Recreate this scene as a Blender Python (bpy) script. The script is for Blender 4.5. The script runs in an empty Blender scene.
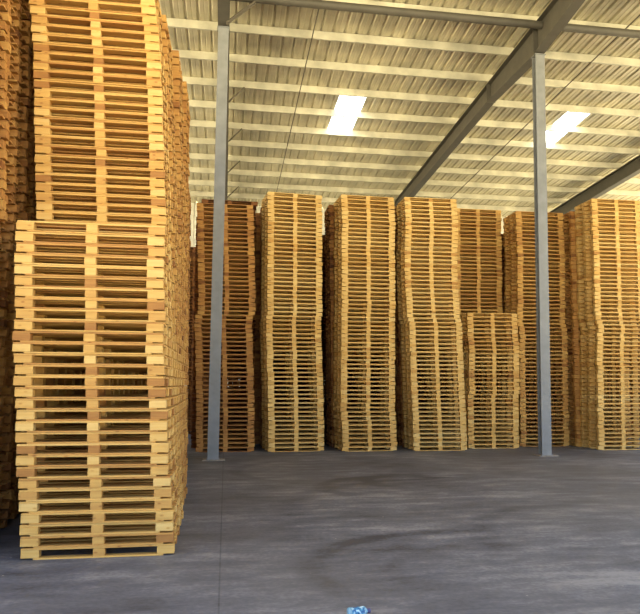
import bpy, bmesh, math, random
from mathutils import Matrix, Vector
random.seed(7)
scene = bpy.context.scene
COL = scene.collection

# ------------------------------------------------------------------ materials
def new_mat(name):
    m = bpy.data.materials.new(name); m.use_nodes = True
    nt = m.node_tree; nt.nodes.clear()
    out = nt.nodes.new('ShaderNodeOutputMaterial')
    bs = nt.nodes.new('ShaderNodeBsdfPrincipled')
    nt.links.new(bs.outputs[0], out.inputs[0])
    return m, nt, bs

def N(nt, kind, **kw):
    n = nt.nodes.new(kind)
    for k, v in kw.items():
        setattr(n, k, v)
    return n

def math_node(nt, op, a, b=None, clamp=False):
    n = N(nt, 'ShaderNodeMath', operation=op); n.use_clamp = clamp
    for i, s in enumerate((a, b)):
        if s is None: continue
        if isinstance(s, (int, float)): n.inputs[i].default_value = s
        else: nt.links.new(s, n.inputs[i])
    return n.outputs[0]

def ramp(nt, fac, stops, interp='LINEAR'):
    r = N(nt, 'ShaderNodeValToRGB'); r.color_ramp.interpolation = interp
    el = r.color_ramp.elements
    while len(el) > 1: el.remove(el[-1])
    el[0].position, el[0].color = stops[0][0], (*stops[0][1], 1)
    for p, c in stops[1:]:
        e = el.new(p); e.color = (*c, 1)
    nt.links.new(fac, r.inputs[0])
    return r.outputs[0]

WOOD = [(0.0, (0.085, 0.030, 0.011)), (0.25, (0.23, 0.092, 0.025)), (0.5, (0.42, 0.205, 0.054)),
        (0.75, (0.58, 0.345, 0.094)), (1.0, (0.70, 0.485, 0.175))]

def wood_material(name, mode):
    """mode 'attribute': tint stored on the mesh; 'object': tint drawn per piece."""
    m, nt, bs = new_mat(name)
    oi = N(nt, 'ShaderNodeObjectInfo')
    if mode == 'attribute':
        at = N(nt, 'ShaderNodeAttribute'); at.attribute_name = 'tint'
        base = at.outputs['Fac']
        base = math_node(nt, 'ADD', base, math_node(nt, 'MULTIPLY', math_node(nt, 'SUBTRACT', oi.outputs['Random'], 0.5), 0.14))
    elif mode == 'block':
        base = ramp(nt, oi.outputs['Random'], [(0.0, (0.36,)*3), (0.15, (0.46,)*3), (0.16, (0.62,)*3), (1.0, (0.92,)*3)])
    else:
        base = math_node(nt, 'ADD', math_node(nt, 'MULTIPLY', oi.outputs['Random'], 0.34), 0.50)
    tc = N(nt, 'ShaderNodeTexCoord')
    mp = N(nt, 'ShaderNodeMapping'); mp.inputs['Scale'].default_value = (3.0, 45, 45)
    nt.links.new(tc.outputs['Object'], mp.inputs[0])
    off = N(nt, 'ShaderNodeCombineXYZ')
    nt.links.new(math_node(nt, 'MULTIPLY', oi.outputs['Random'], 37.0), off.inputs[0])
    nt.links.new(off.outputs[0], mp.inputs['Location'])
    nz = N(nt, 'ShaderNodeTexNoise'); nz.inputs['Scale'].default_value = 1.0; nz.inputs['Detail'].default_value = 5
    nt.links.new(mp.outputs[0], nz.inputs[0])
    g = math_node(nt, 'MULTIPLY', math_node(nt, 'SUBTRACT', nz.outputs[0], 0.5), 0.4)
    # knots: rare dark spots
    mp2 = N(nt, 'ShaderNodeMapping'); mp2.inputs['Scale'].default_value = (7, 14, 14)
    nt.links.new(tc.outputs['Object'], mp2.inputs[0]); nt.links.new(off.outputs[0], mp2.inputs['Location'])
    vo = N(nt, 'ShaderNodeTexVoronoi'); vo.inputs['Scale'].default_value = 1.0
    nt.links.new(mp2.outputs[0], vo.inputs[0])
    knot = math_node(nt, 'MULTIPLY', math_node(nt, 'SUBTRACT', 0.16, vo.outputs['Distance'], True), 2.4)
    fac = math_node(nt, 'SUBTRACT', math_node(nt, 'ADD', base, g), knot, True)
    c = ramp(nt, fac, WOOD)
    nt.links.new(c, bs.inputs['Base Color'])
    bs.inputs['Roughness'].default_value = 0.72
    bs.inputs['Specular IOR Level'].default_value = 0.25
    bp = N(nt, 'ShaderNodeBump'); bp.inputs['Strength'].default_value = 0.25; bp.inputs['Distance'].default_value = 0.003
    nt.links.new(nz.outputs[0], bp.inputs['Height']); nt.links.new(bp.outputs[0], bs.inputs['Normal'])
    return m

M_WOOD_ATTR = wood_material('sawn_pine', 'attribute')
M_BOARD = wood_material('pine_board', 'object')
M_BLOCK = wood_material('pine_block', 'block')

def paint(name, col, rough=0.5, metal=0.0, vary=0.12, scale=6.0):
    m, nt, bs = new_mat(name)
    tc = N(nt, 'ShaderNodeTexCoord')
    nz = N(nt, 'ShaderNodeTexNoise'); nz.inputs['Scale'].default_value = scale; nz.inputs['Detail'].default_value = 6
    nt.links.new(tc.outputs['Object'], nz.inputs[0])
    lo = tuple(c*(1-vary) for c in col); hi = tuple(min(1, c*(1+vary)) for c in col)
    nt.links.new(ramp(nt, nz.outputs[0], [(0.3, lo), (0.7, hi)]), bs.inputs['Base Color'])
    bs.inputs['Roughness'].default_value = rough; bs.inputs['Metallic'].default_value = metal
    return m

M_STEEL = paint('grey_blue_paint', (0.20, 0.212, 0.218), 0.45)
M_RAFTER = paint('shaded_grey_paint', (0.075, 0.07, 0.058), 0.55)  # same steel paint as the columns, darkened to carry the roof shade
M_PURLIN = paint('galvanised_purlin', (0.52, 0.51, 0.42), 0.5, 0.0, 0.26, 2.2)
M_SHEET = paint('galvanised_sheet', (0.60, 0.56, 0.42), 0.38, 0.45, 0.26, 1.1)
M_ROD = paint('dark_rod', (0.10, 0.085, 0.06), 0.6)
M_WALL = paint('wall_sheet', (0.62, 0.62, 0.55), 0.6)
M_GROUT = paint('pale_grout', (0.27, 0.25, 0.225), 0.9, 0, 0.4, 14)

def floor_material():
    m, nt, bs = new_mat('concrete_floor')
    tc = N(nt, 'ShaderNodeTexCoord'); P = tc.outputs['Object']
    def noise(sc, det=6, mapping=None, rough=0.55):
        n = N(nt, 'ShaderNodeTexNoise'); n.inputs['Scale'].default_value = sc; n.inputs['Detail'].default_value = det
        n.inputs['Roughness'].default_value = rough
        src = P
        if mapping:
            mp = N(nt, 'ShaderNodeMapping'); mp.inputs['Scale'].default_value = mapping
            nt.links.new(P, mp.inputs[0]); src = mp.outputs[0]
        nt.links.new(src, n.inputs[0]); return n.outputs[0]
    n1 = noise(0.55, 8); n2 = noise(3.0, 8, (0.8, 1.3, 1), 0.68); n3 = noise(26, 4); n4 = noise(0.25, 3)
    n5 = noise(1.5, 7, (0.6, 2.4, 1), 0.65)
    v = math_node(nt, 'ADD', math_node(nt, 'MULTIPLY', n1, 0.50), math_node(nt, 'MULTIPLY', n2, 0.40))
    v = math_node(nt, 'ADD', v, math_node(nt, 'MULTIPLY', n3, 0.22))
    v = math_node(nt, 'ADD', v, math_node(nt, 'SUBTRACT', math_node(nt, 'MULTIPLY', n5, 0.40), 0.20))
    # tyre marks: arcs of rubber on the concrete
    sep = N(nt, 'ShaderNodeSeparateXYZ'); nt.links.new(P, sep.inputs[0])
    marks = None
    patch = noise(2.2, 4)
    for (cx, cy, r, w, amt, a0, a1) in ((2.1, 6.15, 1.42, 0.12, 0.16, 60, 215), (2.3, 5.95, 1.0, 0.09, 0.08, 70, 200),
                                (2.5, 11.0, 1.15, 0.14, 0.13, 30, 230), (2.8, 11.6, 0.75, 0.14, 0.15, 60, 250),
                                (3.4, 9.2, 2.6, 0.16, 0.08, 80, 200), (4.6, 7.0, 2.2, 0.15, 0.07, 60, 200),
                                (2.2, 13.2, 2.0, 0.12, 0.08, 120, 330), (6.2, 12.6, 1.6, 0.2, 0.07, 100, 300)):
        dx = math_node(nt, 'SUBTRACT', sep.outputs[0], cx); dy = math_node(nt, 'SUBTRACT', sep.outputs[1], cy)
        d = math_node(nt, 'SQRT', math_node(nt, 'ADD', math_node(nt, 'MULTIPLY', dx, dx), math_node(nt, 'MULTIPLY', dy, dy)))
        e = math_node(nt, 'DIVIDE', math_node(nt, 'ABSOLUTE', math_node(nt, 'SUBTRACT', d, r)), w)
        band = N(nt, 'ShaderNodeMapRange'); band.interpolation_type = 'SMOOTHSTEP'
        nt.links.new(e, band.inputs[0]); band.inputs[1].default_value = 1.5; band.inputs[2].default_value = 0.2
        band.inputs[3].default_value = 0; band.inputs[4].default_value = 1
        ang = math_node(nt, 'ARCTAN2', dy, dx)
        mid = math.radians((a0+a1)/2); half = math.radians((a1-a0)/2)
        cosd = math_node(nt, 'COSINE', math_node(nt, 'SUBTRACT', ang, mid))
        am = N(nt, 'ShaderNodeMapRange'); am.interpolation_type = 'SMOOTHSTEP'
        nt.links.new(cosd, am.inputs[0]); am.inputs[1].default_value = math.cos(half) - 0.1; am.inputs[2].default_value = math.cos(half) + 0.35
        b = math_node(nt, 'MULTIPLY', band.outputs[0], math_node(nt, 'MULTIPLY', am.outputs[0], amt*1.35))
        b = math_node(nt, 'MULTIPLY', b, math_node(nt, 'ADD', math_node(nt, 'MULTIPLY', math_node(nt, 'SUBTRACT', patch, 0.30), 3.0), 0.0, True))
        marks = b if marks is None else math_node(nt, 'ADD', marks, b)
    # one saw-cut joint running down the aisle
    jx = math_node(nt, 'ABSOLUTE', math_node(nt, 'ADD', sep.outputs[0], 0.01))
    joint = math_node(nt, 'MULTIPLY', math_node(nt, 'LESS_THAN', jx, 0.006), 0.10)
    v = math_node(nt, 'SUBTRACT', math_node(nt, 'SUBTRACT', v, marks), joint, True)
    col = ramp(nt, v, [(0.40, (0.040, 0.045, 0.062)), (0.50, (0.086, 0.097, 0.133)), (0.58, (0.124, 0.138, 0.180)), (0.69, (0.25, 0.262, 0.30))])
    # brownish dust in patches
    mix = N(nt, 'ShaderNodeMix'); mix.data_type = 'RGBA'
    dust = N(nt, 'ShaderNodeMapRange'); nt.links.new(n4, dust.inputs[0]); dust.inputs[1].default_value = 0.42; dust.inputs[2].default_value = 0.62
    dust.inputs[4].default_value = 0.45
    nt.links.new(dust.outputs[0], mix.inputs[0]); nt.links.new(col, mix.inputs[6]); mix.inputs[7].default_value = (0.118, 0.116, 0.120, 1)
    # small pale chips
    vo = N(nt, 'ShaderNodeTexVoronoi'); vo.inputs['Scale'].default_value = 3.2; nt.links.new(P, vo.inputs[0])
    spk = math_node(nt, 'LESS_THAN', vo.outputs['Distance'], 0.028)
    mix2 = N(nt, 'ShaderNodeMix'); mix2.data_type = 'RGBA'
    nt.links.new(math_node(nt, 'MULTIPLY', spk, 0.55), mix2.inputs[0]); nt.links.new(mix.outputs[2], mix2.inputs[6]); mix2.inputs[7].default_value = (0.5, 0.48, 0.44, 1)
    nt.links.new(mix2.outputs[2], bs.inputs['Base Color'])
    bs.inputs['Roughness'].default_value = 0.62
    bs.inputs['Specular IOR Level'].default_value = 0.35
    bp = N(nt, 'ShaderNodeBump'); bp.inputs['Strength'].default_value = 0.3; bp.inputs['Distance'].default_value = 0.01
    nt.links.new(n2, bp.inputs['Height']); nt.links.new(bp.outputs[0], bs.inputs['Normal'])
    return m
M_FLOOR = floor_material()

def glow_material():
    m, nt, bs = new_mat('translucent_roof_panel')
    bs.inputs['Base Color'].default_value = (0.85, 0.87, 0.85, 1)
    bs.inputs['Emission Color'].default_value = (0.95, 1.0, 0.97, 1)
    bs.inputs['Emission Strength'].default_value = SKYLIGHT
    return m

# ------------------------------------------------------------------ mesh helpers
def link(name, me, mat=None, parent=None):
    o = bpy.data.objects.new(name, me); COL.objects.link(o)
    if mat is not None and not me.materials: me.materials.append(mat)
    if parent is not None: o.parent = parent
    return o

def empty(name, loc, parent=None):
    o = bpy.data.objects.new(name, None); COL.objects.link(o)
    o.location = loc; o.empty_display_size = 0.1
    if parent is not None: o.parent = parent
    return o

def tag(o, label=None, cat=None, group=None, kind=None):
    if label: o['label'] = label
    if cat: o['category'] = cat
    if group: o['group'] = group
    if kind: o['kind'] = kind
    return o

BOXF = ((0, 3, 2, 1), (4, 5, 6, 7), (0, 1, 5, 4), (1, 2, 6, 5), (2, 3, 7, 6), (3, 0, 4, 7))
def box_data(x0, x1, y0, y1, z0, z1):
    return [(x0, y0, z0), (x1, y0, z0), (x1, y1, z0), (x0, y1, z0), (x0, y0, z1), (x1, y0, z1), (x1, y1, z1), (x0, y1, z1)]

def mesh_from(name, verts, faces, mat=None, tint=None):
    me = bpy.data.meshes.new(name); me.from_pydata(verts, [], faces)
    if tint is not None:
        a = me.attributes.new('tint', 'FLOAT', 'FACE'); a.data.foreach_set('value', tint)
    if mat: me.materials.append(mat)
    me.update(); return me

def boxes_mesh(name, boxes, mat, tint=None):
    V, F, T = [], [], []
    for i, b in enumerate(boxes):
        k = len(V); V += box_data(*b); F += [tuple(q+k for q in f) for f in BOXF]
        if tint is not None: T += [tint[i]]*6
    return mesh_from(name, V, F, mat, T if tint is not None else None)

def bevel_box(name, sx, sy, sz, mat, bev=0.003, wob=0.0, seed=0):
    """one sawn piece: bevelled, cut across into short lengths so it can bow a little"""
    bm = bmesh.new()
    r = bmesh.ops.create_cube(bm, size=1.0)
    bmesh.ops.scale(bm, vec=(sx, sy, sz), verts=bm.verts)
    bmesh.ops.bevel(bm, geom=bm.edges[:], offset=bev, segments=1, affect='EDGES')
    if wob:
        for x in (-0.3, -0.1, 0.1, 0.3):
            bmesh.ops.bisect_plane(bm, geom=bm.verts[:]+bm.edges[:]+bm.faces[:], plane_co=(x*sx, 0, 0), plane_no=(1, 0, 0))
        rr = random.Random(seed); a, b = rr.uniform(-1, 1), rr.uniform(-1, 1)
        for v in bm.verts:
            t = v.co.x/sx*2
            v.co.y += wob*b*(1-t*t)
    me = bpy.data.meshes.new(name); bm.to_mesh(me); bm.free(); me.materials.append(mat)
    return me

def tube_mesh(name, a, b, r, mat, seg=10):
    a, b = Vector(a), Vector(b); d = (b-a); L = d.length
    q = d.to_track_quat('Z', 'Y')
    V, F = [], []
    for z in (0, L):
        for i in range(seg):
            t = 2*math.pi*i/seg
            V.append(tuple(a + q @ Vector((r*math.cos(t), r*math.sin(t), z))))
    F = [(i, (i+1) % seg, seg+(i+1) % seg, seg+i) for i in range(seg)] + [tuple(range(seg-1, -1, -1)), tuple(range(seg, 2*seg))]
    return mesh_from(name, V, F, mat)

# ------------------------------------------------------------------ measures (metres)
PP = 0.0926            # height of one pallet
W, D = 1.2, 0.90       # pallet length (across the aisle view) and depth
RUN, DECK = 0.013, 0.0155
BLK = PP - RUN - DECK - 0.0006
BAY = 6.6; RX = [-0.2, 6.4, 13.0]
COLY = 15.25
def rafter_top(y): return 9.104 - 0.042*(y - 15)
PUR = 0.18
def sheet_z(y): return rafter_top(y) + PUR
ORD1 = ['', 'first', 'second', 'third', 'fourth', 'fifth', 'sixth', 'seventh', 'eighth', 'ninth', 'tenth', 'eleventh', 'twelfth',
        'thirteenth', 'fourteenth', 'fifteenth', 'sixteenth', 'seventeenth', 'eighteenth', 'nineteenth']
TENS = {2: ('twentieth', 'twenty'), 3: ('thirtieth', 'thirty'), 4: ('fortieth', 'forty'), 5: ('fiftieth', 'fifty'), 6: ('sixtieth', 'sixty')}
def ordinal(n):
    if n < 20: return ORD1[n]
    t, u = divmod(n, 10)
    return TENS[t][0] if u == 0 else TENS[t][1] + '-' + ORD1[u]

# piece layout of one pallet: runners below, nine blocks, lengthwise deck boards on top (origin: centre of the footprint)
BY = (-D/2+0.05, 0.0, D/2-0.05)
BX = (-W/2+0.07, 0.0, W/2-0.07)
BW = (0.14, 0.092, 0.14)
DECKY = [-D/2+0.05 + i*(D-0.10)/5 for i in range(6)]

# ------------------------------------------------------------------ pallets far from the camera: one mesh each
def pallet_boxes(rr, rough=1.0):
    b, t = [], []
    for y in BY:
        i0, i1 = 0.075*rr.uniform(0.6, 1.3), 0.075*rr.uniform(0.6, 1.3)
        b.append((-W/2+i0, W/2-i1, y-0.05, y+0.05, 0, RUN)); t.append(rr.uniform(-0.1, 0.12))
        for x, w in zip(BX, BW):
            w2 = w/2*rr.uniform(0.96, 1.0); s = rr.uniform(-0.004, 0.004)
            b.append((x-w2+s, x+w2+s, y-0.049, y+0.049, RUN, RUN+BLK))
            t.append(rr.uniform(-0.03, 0.13) if rr.random() > 0.07 else rr.uniform(-0.28, -0.12))
    for y in DECKY:
        e = rr.uniform(-0.006, 0.0)
        b.append((-W/2-e, W/2+e, y-0.049, y+0.049, RUN+BLK, RUN+BLK+DECK)); t.append(rr.uniform(-0.06, 0.14))
    return b, t

def far_meshes(base, n, seed):
    out = []
    for i in range(n):
        rr = random.Random(seed*100+i); b, t = pallet_boxes(rr)
        sh = rr.uniform(-0.09, 0.07)
        out.append(boxes_mesh('pallet', b, M_WOOD_ATTR, [max(0.02, min(1, base+sh+x)) for x in t]))
    return out

def lerp_poly(poly, z):
    p = sorted(poly)
    if z <= p[0][0]: return p[0][1]
    for (z0, a), (z1, b) in zip(p, p[1:]):
        if z <= z1: return a + (b-a)*(z-z0)/(z1-z0+1e-9)
    return p[-1][1]

def placements(x0, y0, n, poly, seed, jx=0.008, jy=0.02, jr=0.5, turn=0.0):
    """centre position and turn of every pallet of one stack; x0,y0 = front left corner at the floor"""
    rr = random.Random(seed)
    out = []
    for i in range(n):
        z = i*PP
        a = math.radians(turn); c, s = math.cos(a), math.sin(a)
        u, v = W/2 + rr.uniform(-jx, jx), D/2 + rr.uniform(-jy, jy)
        out.append((x0 + lerp_poly(poly, z) + u*c - v*s, y0 + u*s + v*c, z, a + math.radians(rr.uniform(-jr, jr))))
    return out

# --- stuff: every pallet of the stacks beyond the individual ones
SV, SF, ST = [], [], []
def add_stuff(pl, base, seed):
    rr = random.Random(seed)
    for (x, y, z, r) in pl:
        b, t = pallet_boxes(rr); c, s = math.cos(r), math.sin(r); sh = rr.uniform(-0.09, 0.07)
        for bb, tt in zip(b, t):
            k = len(SV)
            for (u, v, w) in box_data(*bb): SV.append((x+u*c-v*s, y+u*s+v*c, z+w))
            SF.extend(tuple(q+k for q in f) for f in BOXF)
            ST.extend([max(0.02, min(1, base+sh+tt))]*6)

# ------------------------------------------------------------------ the nearest stacks: pallets with their parts
deck_me = [bevel_box('deck_board', W, 0.098, DECK, M_BOARD, 0.002, 0.004, i) for i in range(5)]
run_me = [bevel_box('bottom_board', W-0.16+0.02*(i-1), 0.098, RUN, M_BOARD, 0.002, 0.003, i+9) for i in range(3)]
blk_me = {i: bevel_box('block', BW[i], 0.098, BLK, M_BLOCK, 0.003) for i in (0, 1)}
def near_pallet(x, y, z, r, rr, label, group):
    root = empty('wooden_pallet', (x, y, z)); root.rotation_euler.z = r
    tag(root, label, 'pallet', group)
    for yy in BY:
        o = link('bottom_board', rr.choice(run_me), None, root); o.location = (rr.uniform(-0.012, 0.012), yy, RUN/2)
        for k, xx in enumerate(BX):
            o = link('block', blk_me[k % 2], None, root); o.location = (xx+rr.uniform(-0.004, 0.004), yy+rr.uniform(-0.003, 0.003), RUN+BLK/2)
    for yy in DECKY:
        o = link('deck_board', rr.choice(deck_me), None, root); o.location = (rr.uniform(-0.003, 0.003), yy, RUN+BLK+DECK/2)
    return root

A0 = [(0, 0), (0.32, -.02), (.52, -.041), (.75, -.063), (.92, -.084), (1.28, -.103), (1.41, -.121), (1.58, -.125), (1.65, -.146), (1.75, -.147), (1.84, -.135), (1.87, -.132), (2.11, -.135), (2.34, -.158), (2.63, -.158), (2.76, -.164)]
rr = random.Random(3)
for i, (x, y, z, r) in enumerate(placements(-1.592, 6.92, 30, A0, 11, 0.009, 0.008, 0.45)):
    if i == 29: lab = 'pine pallet on the very top of the nearest stack at left'
    elif i == 0: lab = 'pine pallet on the floor at the bottom of the nearest stack at left'
    else: lab = 'pine pallet %s from the floor in the nearest stack at left' % ordinal(i+1)
    near_pallet(x, y, z, r, rr, lab, 'pallets of the nearest stack')
A1 = [(0, .0), (2.0, -.14), (2.95, -.205), (3.18, -.222), (3.83, -.262), (4.31, -.292), (4.63, -.315), (4.93, -.345), (5.13, -.375), (5.6, -.40)]
pl = placements(-1.605, 7.84, 60, A1, 12, 0.006, 0.008, 0.4)
for i in range(31, 56):
    x, y, z, r = pl[i]
    lab = 'pine pallet %s from below in the part rising above the nearest stack' % ordinal(i-30)
    near_pallet(x, y, z, r, rr, lab, 'pallets of the high stack behind the nearest one')
add_stuff(pl[:31], 0.72, 21); add_stuff(pl[56:], 0.78, 22)

# ------------------------------------------------------------------ the far row: every pallet its own object
def far_stack(x0, y0, n, poly, seed, base, where, group, jx=0.008, jr=0.5, split=30, base2=None, turn=0.0):
    mm = far_meshes(base, 6, seed); m2 = far_meshes(base2, 6, seed+50) if base2 else mm
    rr = random.Random(seed)
    proto = {}
    for i, (x, y, z, r) in enumerate(placements(x0, y0, n, poly, seed, jx, 0.012, jr, turn)):
        me = rr.choice(mm if i < split else m2)
        if me.name not in proto:
            o = bpy.data.objects.new('wooden_pallet', me); proto[me.name] = o
        else: o = proto[me.name].copy()
        COL.objects.link(o); o.location = (x, y, z); o.rotation_euler.z = r
        if i == n-1: lab = 'wooden pallet on top of ' + where
        elif i == 0: lab = 'wooden pallet on the floor under ' + where
        elif i >= n-10: lab = 'wooden pallet %s from the top of %s' % (ordinal(n-i), where)
        else: lab = 'wooden pallet %s from the floor in %s' % (ordinal(i+1), where)
        tag(o, lab, 'pallet', group)

S1 = [(0, 0), (1.08, -.024), (1.91, -.057), (2.71, -.099), (2.80, -.085), (2.86, -.031), (3.39, -.045), (4.25, -.078), (5.27, -.115)]
S2 = [(0, 0), (.67, -.022), (1.40, -.046), (1.67, -.061), (2.14, -.08), (2.70, -.102), (2.84, -.083), (3.41, -.082), (4.17, -.096), (4.93, -.099), (5.5, -.12)]
S3 = [(0, 0), (.45, -.015), (.88, -.05), (1.72, -.047), (2.26, -.052), (2.84, -.046), (3.23, -.039), (4.32, -.059), (4.87, -.042), (5.54, -.081)]
S4 = [(0, 0), (.66, -.022), (1.52, -.055), (2.17, -.077), (2.74, -.099), (2.86, -.144), (3.48, -.178), (4.36, -.201), (4.81, -.167), (5.57, -.202)]
SH = [(0, 0), (.86, 0), (1.10, .0), (1.2, .03), (1.53, .028), (2.2, .034), (2.66, .002), (3, .004)]
S6 = [(0, .07), (2.70, .075), (2.86, .03), (4.37, .051), (5.55, .031)]
S8 = [(0, 0), (1.10, .016), (1.76, .021), (2.32, .035), (2.70, .06), (2.80, .0), (3.32, -.011), (4.0, .007), (4.69, -.012), (5.64, -.013)]
far_stack(0.915, 16.80, 60, S2, 31, 0.82, "far row's leftmost bright stack", 'pallets of the first tall stack', base2=0.88, turn=6.0)
far_stack(2.467, 16.72, 60, S3, 32, 0.82, "far row's second bright stack from left", 'pallets of the second tall stack', base2=0.86, turn=3.0)
far_stack(3.998, 16.66, 60, S4, 33, 0.82, "far row's third bright stack from left", 'pallets of the third tall stack', base2=0.86)
far_stack(5.361, 17.10, 33, SH, 34, 0.74, 'the short stack left of the right column', 'pallets of the short stack')
far_stack(8.100, 16.32, 61, S8, 35, 0.80, 'the tall stack at the right edge', 'pallets of the right edge stack', base2=0.84)

# stacks that only show in part
def rest(x0, y0, n, poly, seed, base, jx=0.01, jr=0.6, gap=0.0):
    pl = [(x, y, z*(1+gap), r) for x, y, z, r in placements(x0, y0, n, poly, seed, jx, 0.02, jr)]; add_stuff(pl, base, seed); return pl
pl = placements(-0.575, 16.95, 58, S1, 41, 0.01, 0.02, 0.6)
pl[57] = (pl[57][0]+0.09, pl[57][1]+0.04, pl[57][2], math.radians(1.5))
add_stuff(pl[:30], 0.44, 41); add_stuff(pl[30:57], 0.50, 42); add_stuff(pl[57:], 0.16, 43)
rest(5.445, 18.30, 62, [(0, 0), (5.7, -.01)], 44, 0.68)                        # behind the short stack
rest(6.684, 17.50, 60, S6, 45, 0.64)                                          # behind the right column
rest(-0.72, 17.95, 56, [(0, 0), (5.5, -.02)], 46, 0.16)
rest(0.82, 17.95, 60, [(0, 0), (5.5, -.10)], 47, 0.34)  # wood tint darkened to paint shade into the gaps in front
rest(-0.36, 19.0, 60, [(0, 0), (5.5, -.06)], 48, 0.32)
rest(2.38, 17.76, 60, [(0, 0), (5.5, -.12)], 49, 0.34)  # tint darkened for gap shade too
rest(3.98, 17.62, 60, [(0, 0), (5.5, -.20)], 50, 0.34)  # likewise darkened for gap shade
rest(8.02, 17.26, 60, [(0, 0), (5.5, -.03)], 51, 0.52)
for k, (yy, xs) in enumerate(((18.95, (0.98, 2.50, 3.9, 6.75, 8.1)), (23.0, (-1.5, -0.25, 1.0, 10.9, 12.2)), (20.25, (10.4, 11.7, -0.6, 0.75, 2.1, 3.5, 4.9, 6.3, 7.7, 9.1)), (21.4, (0.2, 1.5, 2.9, 4.3, 5.6, 7.0, 8.4, 9.8)),
                              (25.8, (-1.2, 0.1, 1.4)), (24.4, (-3.2, -1.9, -0.6, 0.8, 2.2, 3.6, 5.0, 6.4, 7.8, 9.2, 10.6)))):
    for j, xx in enumerate(xs):
        rest(xx, yy, 57, [(0, 0), (5.5, -.06)], 200+20*k+j, 0.20, 0.02, 0.8, 0.0 if k == 0 else 0.004+0.004*((j*3+k*2) % 5))  # fill stacks, wood tinted dark so the gaps look shaded
# left row, behind the nearest stacks
rest(-1.640, 8.78, 60, [(0, 0), (2.7, -.13), (5.6, -.32)], 61, 0.62, 0.012, 0.5)
rest(-1.660, 9.74, 60, [(0, 0), (5.6, -.21)], 62, 0.56, 0.012, 0.5)
rest(-1.700, 10.75, 60, [(0, 0), (5.6, -.12)], 63, 0.56, 0.012, 0.5)
rest(-1.80, 11.75, 56, [(0, 0), (5.6, -.20)], 64, 0.45)
rest(-1.82, 13.05, 50, [(0, 0), (5.6, -.06)], 65, 0.38)
# left edge row; its unseen rear stacks are added to block side light
for k, (xr, yy, sd) in enumerate(((-2.02, 6.62, 71), (-2.06, 7.57, 72), (-2.12, 8.52, 73), (-2.18, 9.47, 74), (-2.2, 10.42, 75), (-2.2, 11.4, 76), (-2.2, 12.35, 77), (-2.2, 13.3, 78), (-2.2, 14.25, 79), (-2.2, 15.2, 80), (-2.2, 16.15, 81), (-2.2, 17.1, 82))):
    rest(xr-W, yy, 60, [(0, 0), (2.72, -.02), (2.85, .03), (5.6, -.05)], sd, 0.46, 0.02, 0.9)
me = mesh_from('wooden_pallets', SV, SF, M_WOOD_ATTR, ST)
o = link('wooden_pallets', me)
tag(o, 'all the further wooden pallets in the stacks beside, between and behind the front stacks', 'pallets', None, 'stuff')

# ------------------------------------------------------------------ floor
XL, XR_, YF, YB = -13.6, 19.8, -4.0, 31.6
def structure(name, me, mat=None):
    o = link(name, me, mat); o['kind'] = 'structure'; return o
structure('floor', boxes_mesh('floor', [(XL-0.3, XR_+0.3, YF, YB+0.4, -0.2, 0.0)], M_FLOOR))

# ------------------------------------------------------------------ ceiling: ribbed roof sheeting with two translucent panels
RIB = 0.265
SKY = [(2.80, 3.53, 20.0, 22.65), (9.25, 9.97, 20.0, 22.65)]
SKYLIGHT = 4.0
M_GLOW = glow_material()
def sheet_profile(x0, x1):
    """(x, height) breakpoints of the trough profile: broad pans with a rib every 265 mm and a small stiffener between"""
    pts = []
    k = math.floor(x0/RIB)-1
    while k*RIB < x1+RIB:
        b = k*RIB
        for dx, h in ((0.0, 0.0), (0.030, 0.036), (0.055, 0.036), (0.085, 0.0), (0.160, 0.0), (0.168, 0.008), (0.184, 0.008), (0.192, 0.0)):
            pts.append((b+dx, h))
        k += 1
    return [p for p in pts if x0 <= p[0] <= x1]
prof = sheet_profile(XL, XR_)
def snap(x): return min(range(len(prof)), key=lambda i: abs(prof[i][0]-x))
ys = [YF+2.0, 19.98, 22.67, YB+0.3]
V, F = [], []
holes = [(snap(a), snap(b)) for a, b, _, _ in SKY]
for y in ys:
    for x, h in prof: V.append((x, y, sheet_z(y)+h+0.002))
n = len(prof)
for j in range(3):
    for i in range(n-1):
        if j == 1 and any(a <= i < b for a, b in holes): continue
        F.append((j*n+i, (j+1)*n+i, (j+1)*n+i+1, j*n+i+1))
ceil = mesh_from('ceiling', V, F, M_SHEET)
structure('ceiling', ceil)
for (a, b), nm in zip(holes, ('window_1', 'window_2')):
    Vw, Fw = [], []
    m = b-a+1
    for y in (19.98, 22.67):
        for i in range(a, b+1): Vw.append((prof[i][0], y, sheet_z(y)+prof[i][1]+0.002))
    for i in range(m-1): Fw.append((i, m+i, m+i+1, i+1))
    structure(nm, mesh_from(nm, Vw, Fw, M_GLOW))

# ------------------------------------------------------------------ walls
def rib_wall(name, p0, p1, z1, mat):
    L = math.hypot(p1[0]-p0[0], p1[1]-p0[1]); ux, uy = (p1[0]-p0[0])/L, (p1[1]-p0[1])/L
    V, F = [], []
    for x, h in sheet_profile(0, L):
        for z in (0.0, z1): V.append((p0[0]+ux*x-uy*h, p0[1]+uy*x+ux*h, z))
    for i in range(len(V)//2-1): F.append((2*i, 2*i+2, 2*i+3, 2*i+1))
    return structure(name, mesh_from(name, V, F, mat))
rib_wall('wall_back', (XL, YB), (XR_, YB), sheet_z(YB)+0.01, M_WALL)

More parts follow.
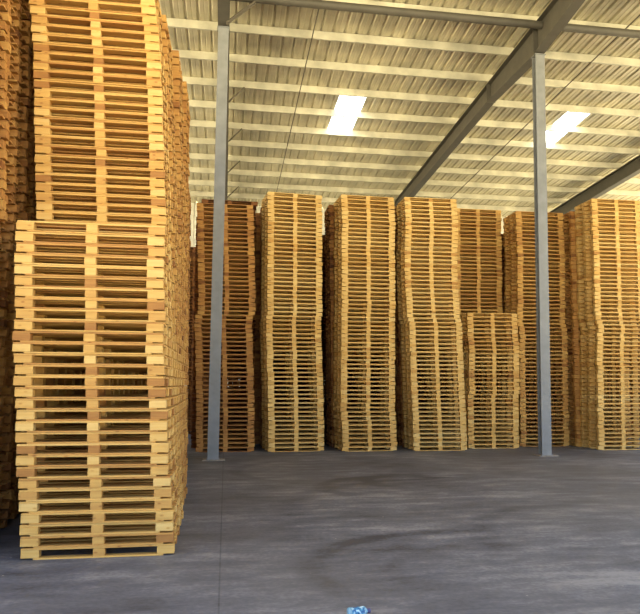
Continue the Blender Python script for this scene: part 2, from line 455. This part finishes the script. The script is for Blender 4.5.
# ------------------------------------------------------------------ roof steel
def i_beam(name, p0, p1, depth, width, mat, tf=0.016, tw=0.012, parent=None, vertical=False):
    """I-section between two points; depth along local z (or along y for a column)"""
    boxes = [(-width/2, width/2, -depth/2, -depth/2+tf), (-width/2, width/2, depth/2-tf, depth/2), (-tw/2, tw/2, -depth/2+tf, depth/2-tf)]
    V, F = [], []
    p0, p1 = Vector(p0), Vector(p1)
    for (u0, u1, v0, v1) in boxes:
        k = len(V)
        for p in (p0, p1):
            for (u, v) in ((u0, v0), (u1, v0), (u1, v1), (u0, v1)):
                V.append(tuple(p + (Vector((u, v, 0)) if vertical else Vector((u, 0, v)))))
        F += [tuple(q+k for q in f) for f in BOXF]
    return link(name, mesh_from(name, V, F, mat), None, parent)

RD = 0.46
HAUNCH = 0.20
def rafter_depth(y):
    d = abs(y-COLY)
    return RD + (HAUNCH*(1-d/3.05) if d < 3.05 else 0.0)
def rafter_mesh(rx, y0, y1):
    st = sorted([y0, y1, COLY-3.06, COLY-3.05, COLY, COLY+3.05, COLY+3.06])
    tf, tw, hw = 0.016, 0.012, 0.11
    V, F = [], []
    for part in ('top', 'bottom', 'web'):
        k = len(V)
        for y in st:
            zt, d = rafter_top(y), rafter_depth(y)
            u, a, b = {'top': (hw, zt-tf, zt), 'bottom': (hw, zt-d, zt-d+tf), 'web': (tw/2, zt-d+tf, zt-tf)}[part]
            V += [(rx-u, y, a), (rx+u, y, a), (rx+u, y, b), (rx-u, y, b)]
        m = len(st)
        for j in range(m-1):
            for q in range(4):
                F.append((k+4*j+q, k+4*j+(q+1) % 4, k+4*j+4+(q+1) % 4, k+4*j+4+q))
        F.append((k+3, k+2, k+1, k)); e = k+4*(m-1); F.append((e, e+1, e+2, e+3))
    return mesh_from('roof_rafter', V, F, M_RAFTER)
rlabels = ['grey steel roof rafter running back above the left column', 'dark grey steel roof rafter crossing the ceiling above the right column',
           'dark grey steel roof rafter at the right edge of the ceiling']
for rx, lab in zip(RX, rlabels):
    y0, y1 = YF+2.5, YB-0.1
    root = link('roof_rafter', rafter_mesh(rx, y0, y1), None)
    tag(root, lab, 'rafter', 'roof rafters')
    ys_ = [COLY] if rx != RX[1] else [COLY, 18.3]
    for yy in ys_:
        zt = rafter_top(yy)
        link('splice_plate', boxes_mesh('splice_plate', [(rx-0.112, rx+0.112, yy-0.012, yy+0.012, zt-rafter_depth(yy)-0.02, zt-0.004)], M_RAFTER), None, root)
    if rx == RX[0]:
        for k in (2, 4, 6, 8):
            yy = 16.68+1.47*k; zt = rafter_top(yy)
            link('fly_brace', tube_mesh('fly_brace', (rx+0.09, yy, zt-RD+0.03), (rx+0.50, yy, zt+0.01), 0.022, M_ROD, 6), None, root)

for k in range(-8, 10):
    yy = 16.68+1.47*k
    if yy < 0: continue
    z0 = rafter_top(yy)
    if abs(yy-COLY) < 0.3: yy += 0.0
    t = 0.012
    fl = 0.065
    bx = [(XL, XR_, yy, yy+t, z0, z0+PUR), (XL, XR_, yy+t, yy+fl, z0, z0+t), (XL, XR_, yy+t, yy+fl, z0+PUR-t, z0+PUR),
          (XL, XR_, yy+fl-t, yy+fl, z0+t, z0+0.03)]
    o = link('roof_purlin', boxes_mesh('roof_purlin', bx, M_PURLIN))
    if k >= 0: lab = 'pale galvanised roof purlin, %s one behind the steel columns' % ordinal(k+1)
    else: lab = 'pale galvanised roof purlin overhead, %s one before the first purlin behind the columns' % ordinal(-k)
    tag(o, lab, 'purlin', 'roof purlins')

# strut tubes between the rafters on the column line
for i, lab in ((0, 'dark round strut tube between left and central rafters on the column line'), (1, 'dark round strut tube right of the central rafter on the column line')):
    a, b = RX[i]+0.02, RX[i+1]-0.02
    o = link('strut_tube', tube_mesh('strut_tube', (a, 15.0, 8.98), (b, 15.0, 8.98), 0.085, M_RAFTER, 16))
    tag(o, lab, 'strut', 'strut tubes')

# sag rods
for x, lab in ((1.70, 'thin dark tie rod under the roof right of the left column'), (8.32, 'thin dark tie rod under the roof right of the right column')):
    o = link('tie_rod', tube_mesh('tie_rod', (x, 10.0, rafter_top(10)-0.012), (x, 31.0, rafter_top(31)-0.012), 0.013, M_ROD, 6))
    tag(o, lab, 'rod', 'roof tie rods')

# ------------------------------------------------------------------ columns
for cx, lab in ((RX[0], 'grey steel column standing left, in front of the reddish stack'), (RX[1], 'blue-grey steel column standing right, in front of stacked pallets')):
    zt = rafter_top(COLY)-RD-HAUNCH-0.02
    root = empty('steel_column', (cx, COLY, 0)); tag(root, lab, 'column', 'steel columns')
    shaft = i_beam('shaft', (0, 0, 0.03), (0, 0, zt-0.015), 0.20, 0.205, M_STEEL, 0.014, 0.01, root, True)
    link('base_plate', boxes_mesh('base_plate', [(-0.125, 0.125, -0.125, 0.125, 0.012, 0.03)], M_STEEL), None, root)
    link('grout_pad', boxes_mesh('grout_pad', [(-0.19, 0.22, -0.2, 0.2, 0.0, 0.012)], M_GROUT), None, root)
    link('cap_plate', boxes_mesh('cap_plate', [(-0.12, 0.12, -0.13, 0.13, zt-0.015, zt)], M_STEEL), None, root)
    if cx == RX[0]:
        for dy in (-0.05, 0.05):
            link('knee_brace', tube_mesh('knee_brace', (0.06, -0.22+dy, zt+0.02), (0.60, -0.22+dy, zt+0.50), 0.02, M_ROD, 6), None, root)

# ------------------------------------------------------------------ crushed bottle on the floor
def bottle():
    root = empty('crushed_bottle', (0.835, 4.945, 0.0)); root.rotation_euler = (0, 0, math.radians(8))
    tag(root, 'small crushed plastic bottle with blue label lying on the floor at the bottom edge', 'bottle')
    m1, nt, bs = new_mat('clear_plastic'); bs.inputs['Base Color'].default_value = (0.18, 0.36, 0.48, 1); bs.inputs['Roughness'].default_value = 0.2
    m2, nt, bs = new_mat('blue_label')
    tc = N(nt, 'ShaderNodeTexCoord'); nz = N(nt, 'ShaderNodeTexNoise'); nz.inputs['Scale'].default_value = 45
    nt.links.new(tc.outputs['Object'], nz.inputs[0])
    nt.links.new(ramp(nt, nz.outputs[0], [(0.42, (0.02, 0.09, 0.26)), (0.54, (0.05, 0.25, 0.42)), (0.66, (0.50, 0.66, 0.74))]), bs.inputs['Base Color'])
    m3, nt, bs = new_mat('violet_cap'); bs.inputs['Base Color'].default_value = (0.06, 0.06, 0.16, 1); bs.inputs['Roughness'].default_value = 0.4
    rr = random.Random(5)
    def lathe(nm, prof, mat, crush):
        seg = 16; V, F = [], []
        for j, (x, r) in enumerate(prof):
            ca = rr.uniform(0, 6.28)
            for i in range(seg):
                t = 2*math.pi*i/seg
                q = r*(1+crush*math.cos(3*t+ca)*rr.uniform(0.4, 1))
                V.append((x, q*math.cos(t), max(0.0006, 0.030+q*0.92*math.sin(t))))
        for j in range(len(prof)-1):
            for i in range(seg): F.append((j*seg+i, j*seg+(i+1) % seg, (j+1)*seg+(i+1) % seg, (j+1)*seg+i))
        F.append(tuple(range(seg-1, -1, -1))); F.append(tuple(range((len(prof)-1)*seg, len(prof)*seg)))
        return link(nm, mesh_from(nm, V, F, mat), None, root)
    lathe('body', [(-0.068, 0.020), (-0.064, 0.029), (-0.05, 0.031), (-0.042, 0.026), (0.036, 0.025), (0.042, 0.029), (0.05, 0.022), (0.058, 0.013), (0.066, 0.012)], m1, 0.10)
    lathe('label', [(-0.043, 0.030), (-0.03, 0.0315), (-0.015, 0.027), (0.0, 0.031), (0.015, 0.028), (0.03, 0.0315), (0.038, 0.030)], m2, 0.12)
    lathe('cap', [(0.060, 0.0145), (0.064, 0.016), (0.076, 0.016), (0.079, 0.014)], m3, 0.0)
bottle()

# ------------------------------------------------------------------ daylight
w = bpy.data.worlds.new('daylight'); scene.world = w; w.use_nodes = True
nt = w.node_tree; nt.nodes.clear()
out = N(nt, 'ShaderNodeOutputWorld'); bg = N(nt, 'ShaderNodeBackground'); nt.links.new(bg.outputs[0], out.inputs[0])
tc = N(nt, 'ShaderNodeTexCoord'); sp = N(nt, 'ShaderNodeSeparateXYZ'); nt.links.new(tc.outputs['Generated'], sp.inputs[0])
hz = math_node(nt, 'ADD', math_node(nt, 'MULTIPLY', sp.outputs[2], 0.5), 0.5)
nt.links.new(ramp(nt, hz, [(0.0, (1.0, 0.80, 0.44)), (0.485, (1.0, 0.82, 0.47)), (0.505, (0.28, 0.29, 0.30)), (0.62, (0.17, 0.225, 0.32)), (1.0, (0.10, 0.17, 0.33))]), bg.inputs[0])
bg.inputs[1].default_value = 6.0

# ------------------------------------------------------------------ camera
cam = bpy.data.cameras.new('camera'); co = bpy.data.objects.new('camera', cam); COL.objects.link(co)
f, pitch, roll, yaw, H = 786.312, 0.1007, 0.00447, 0.18575, 1.426
cy, sy, cp, sp_ = math.cos(yaw), math.sin(yaw), math.cos(pitch), math.sin(pitch)
fwd = Vector((sy*cp, cy*cp, sp_)); right = Vector((cy, -sy, 0)); up = right.cross(fwd)
r2 = math.cos(roll)*right + math.sin(roll)*up; u2 = -math.sin(roll)*right + math.cos(roll)*up
mw = Matrix((r2, u2, -fwd)).transposed().to_4x4(); mw.translation = (0, 0, H)
co.matrix_world = mw
cam.sensor_fit = 'HORIZONTAL'; cam.sensor_width = 36.0; cam.lens = f/640*36.0
cam.shift_x = -(374.44-320)/640; cam.shift_y = -(307-304.68)/640
cam.clip_end = 300
scene.camera = co

vs = scene.view_settings
vs.view_transform = 'Standard'; vs.look = 'None'; vs.gamma = 1.0; vs.use_curve_mapping = False
vs.exposure = 0.6
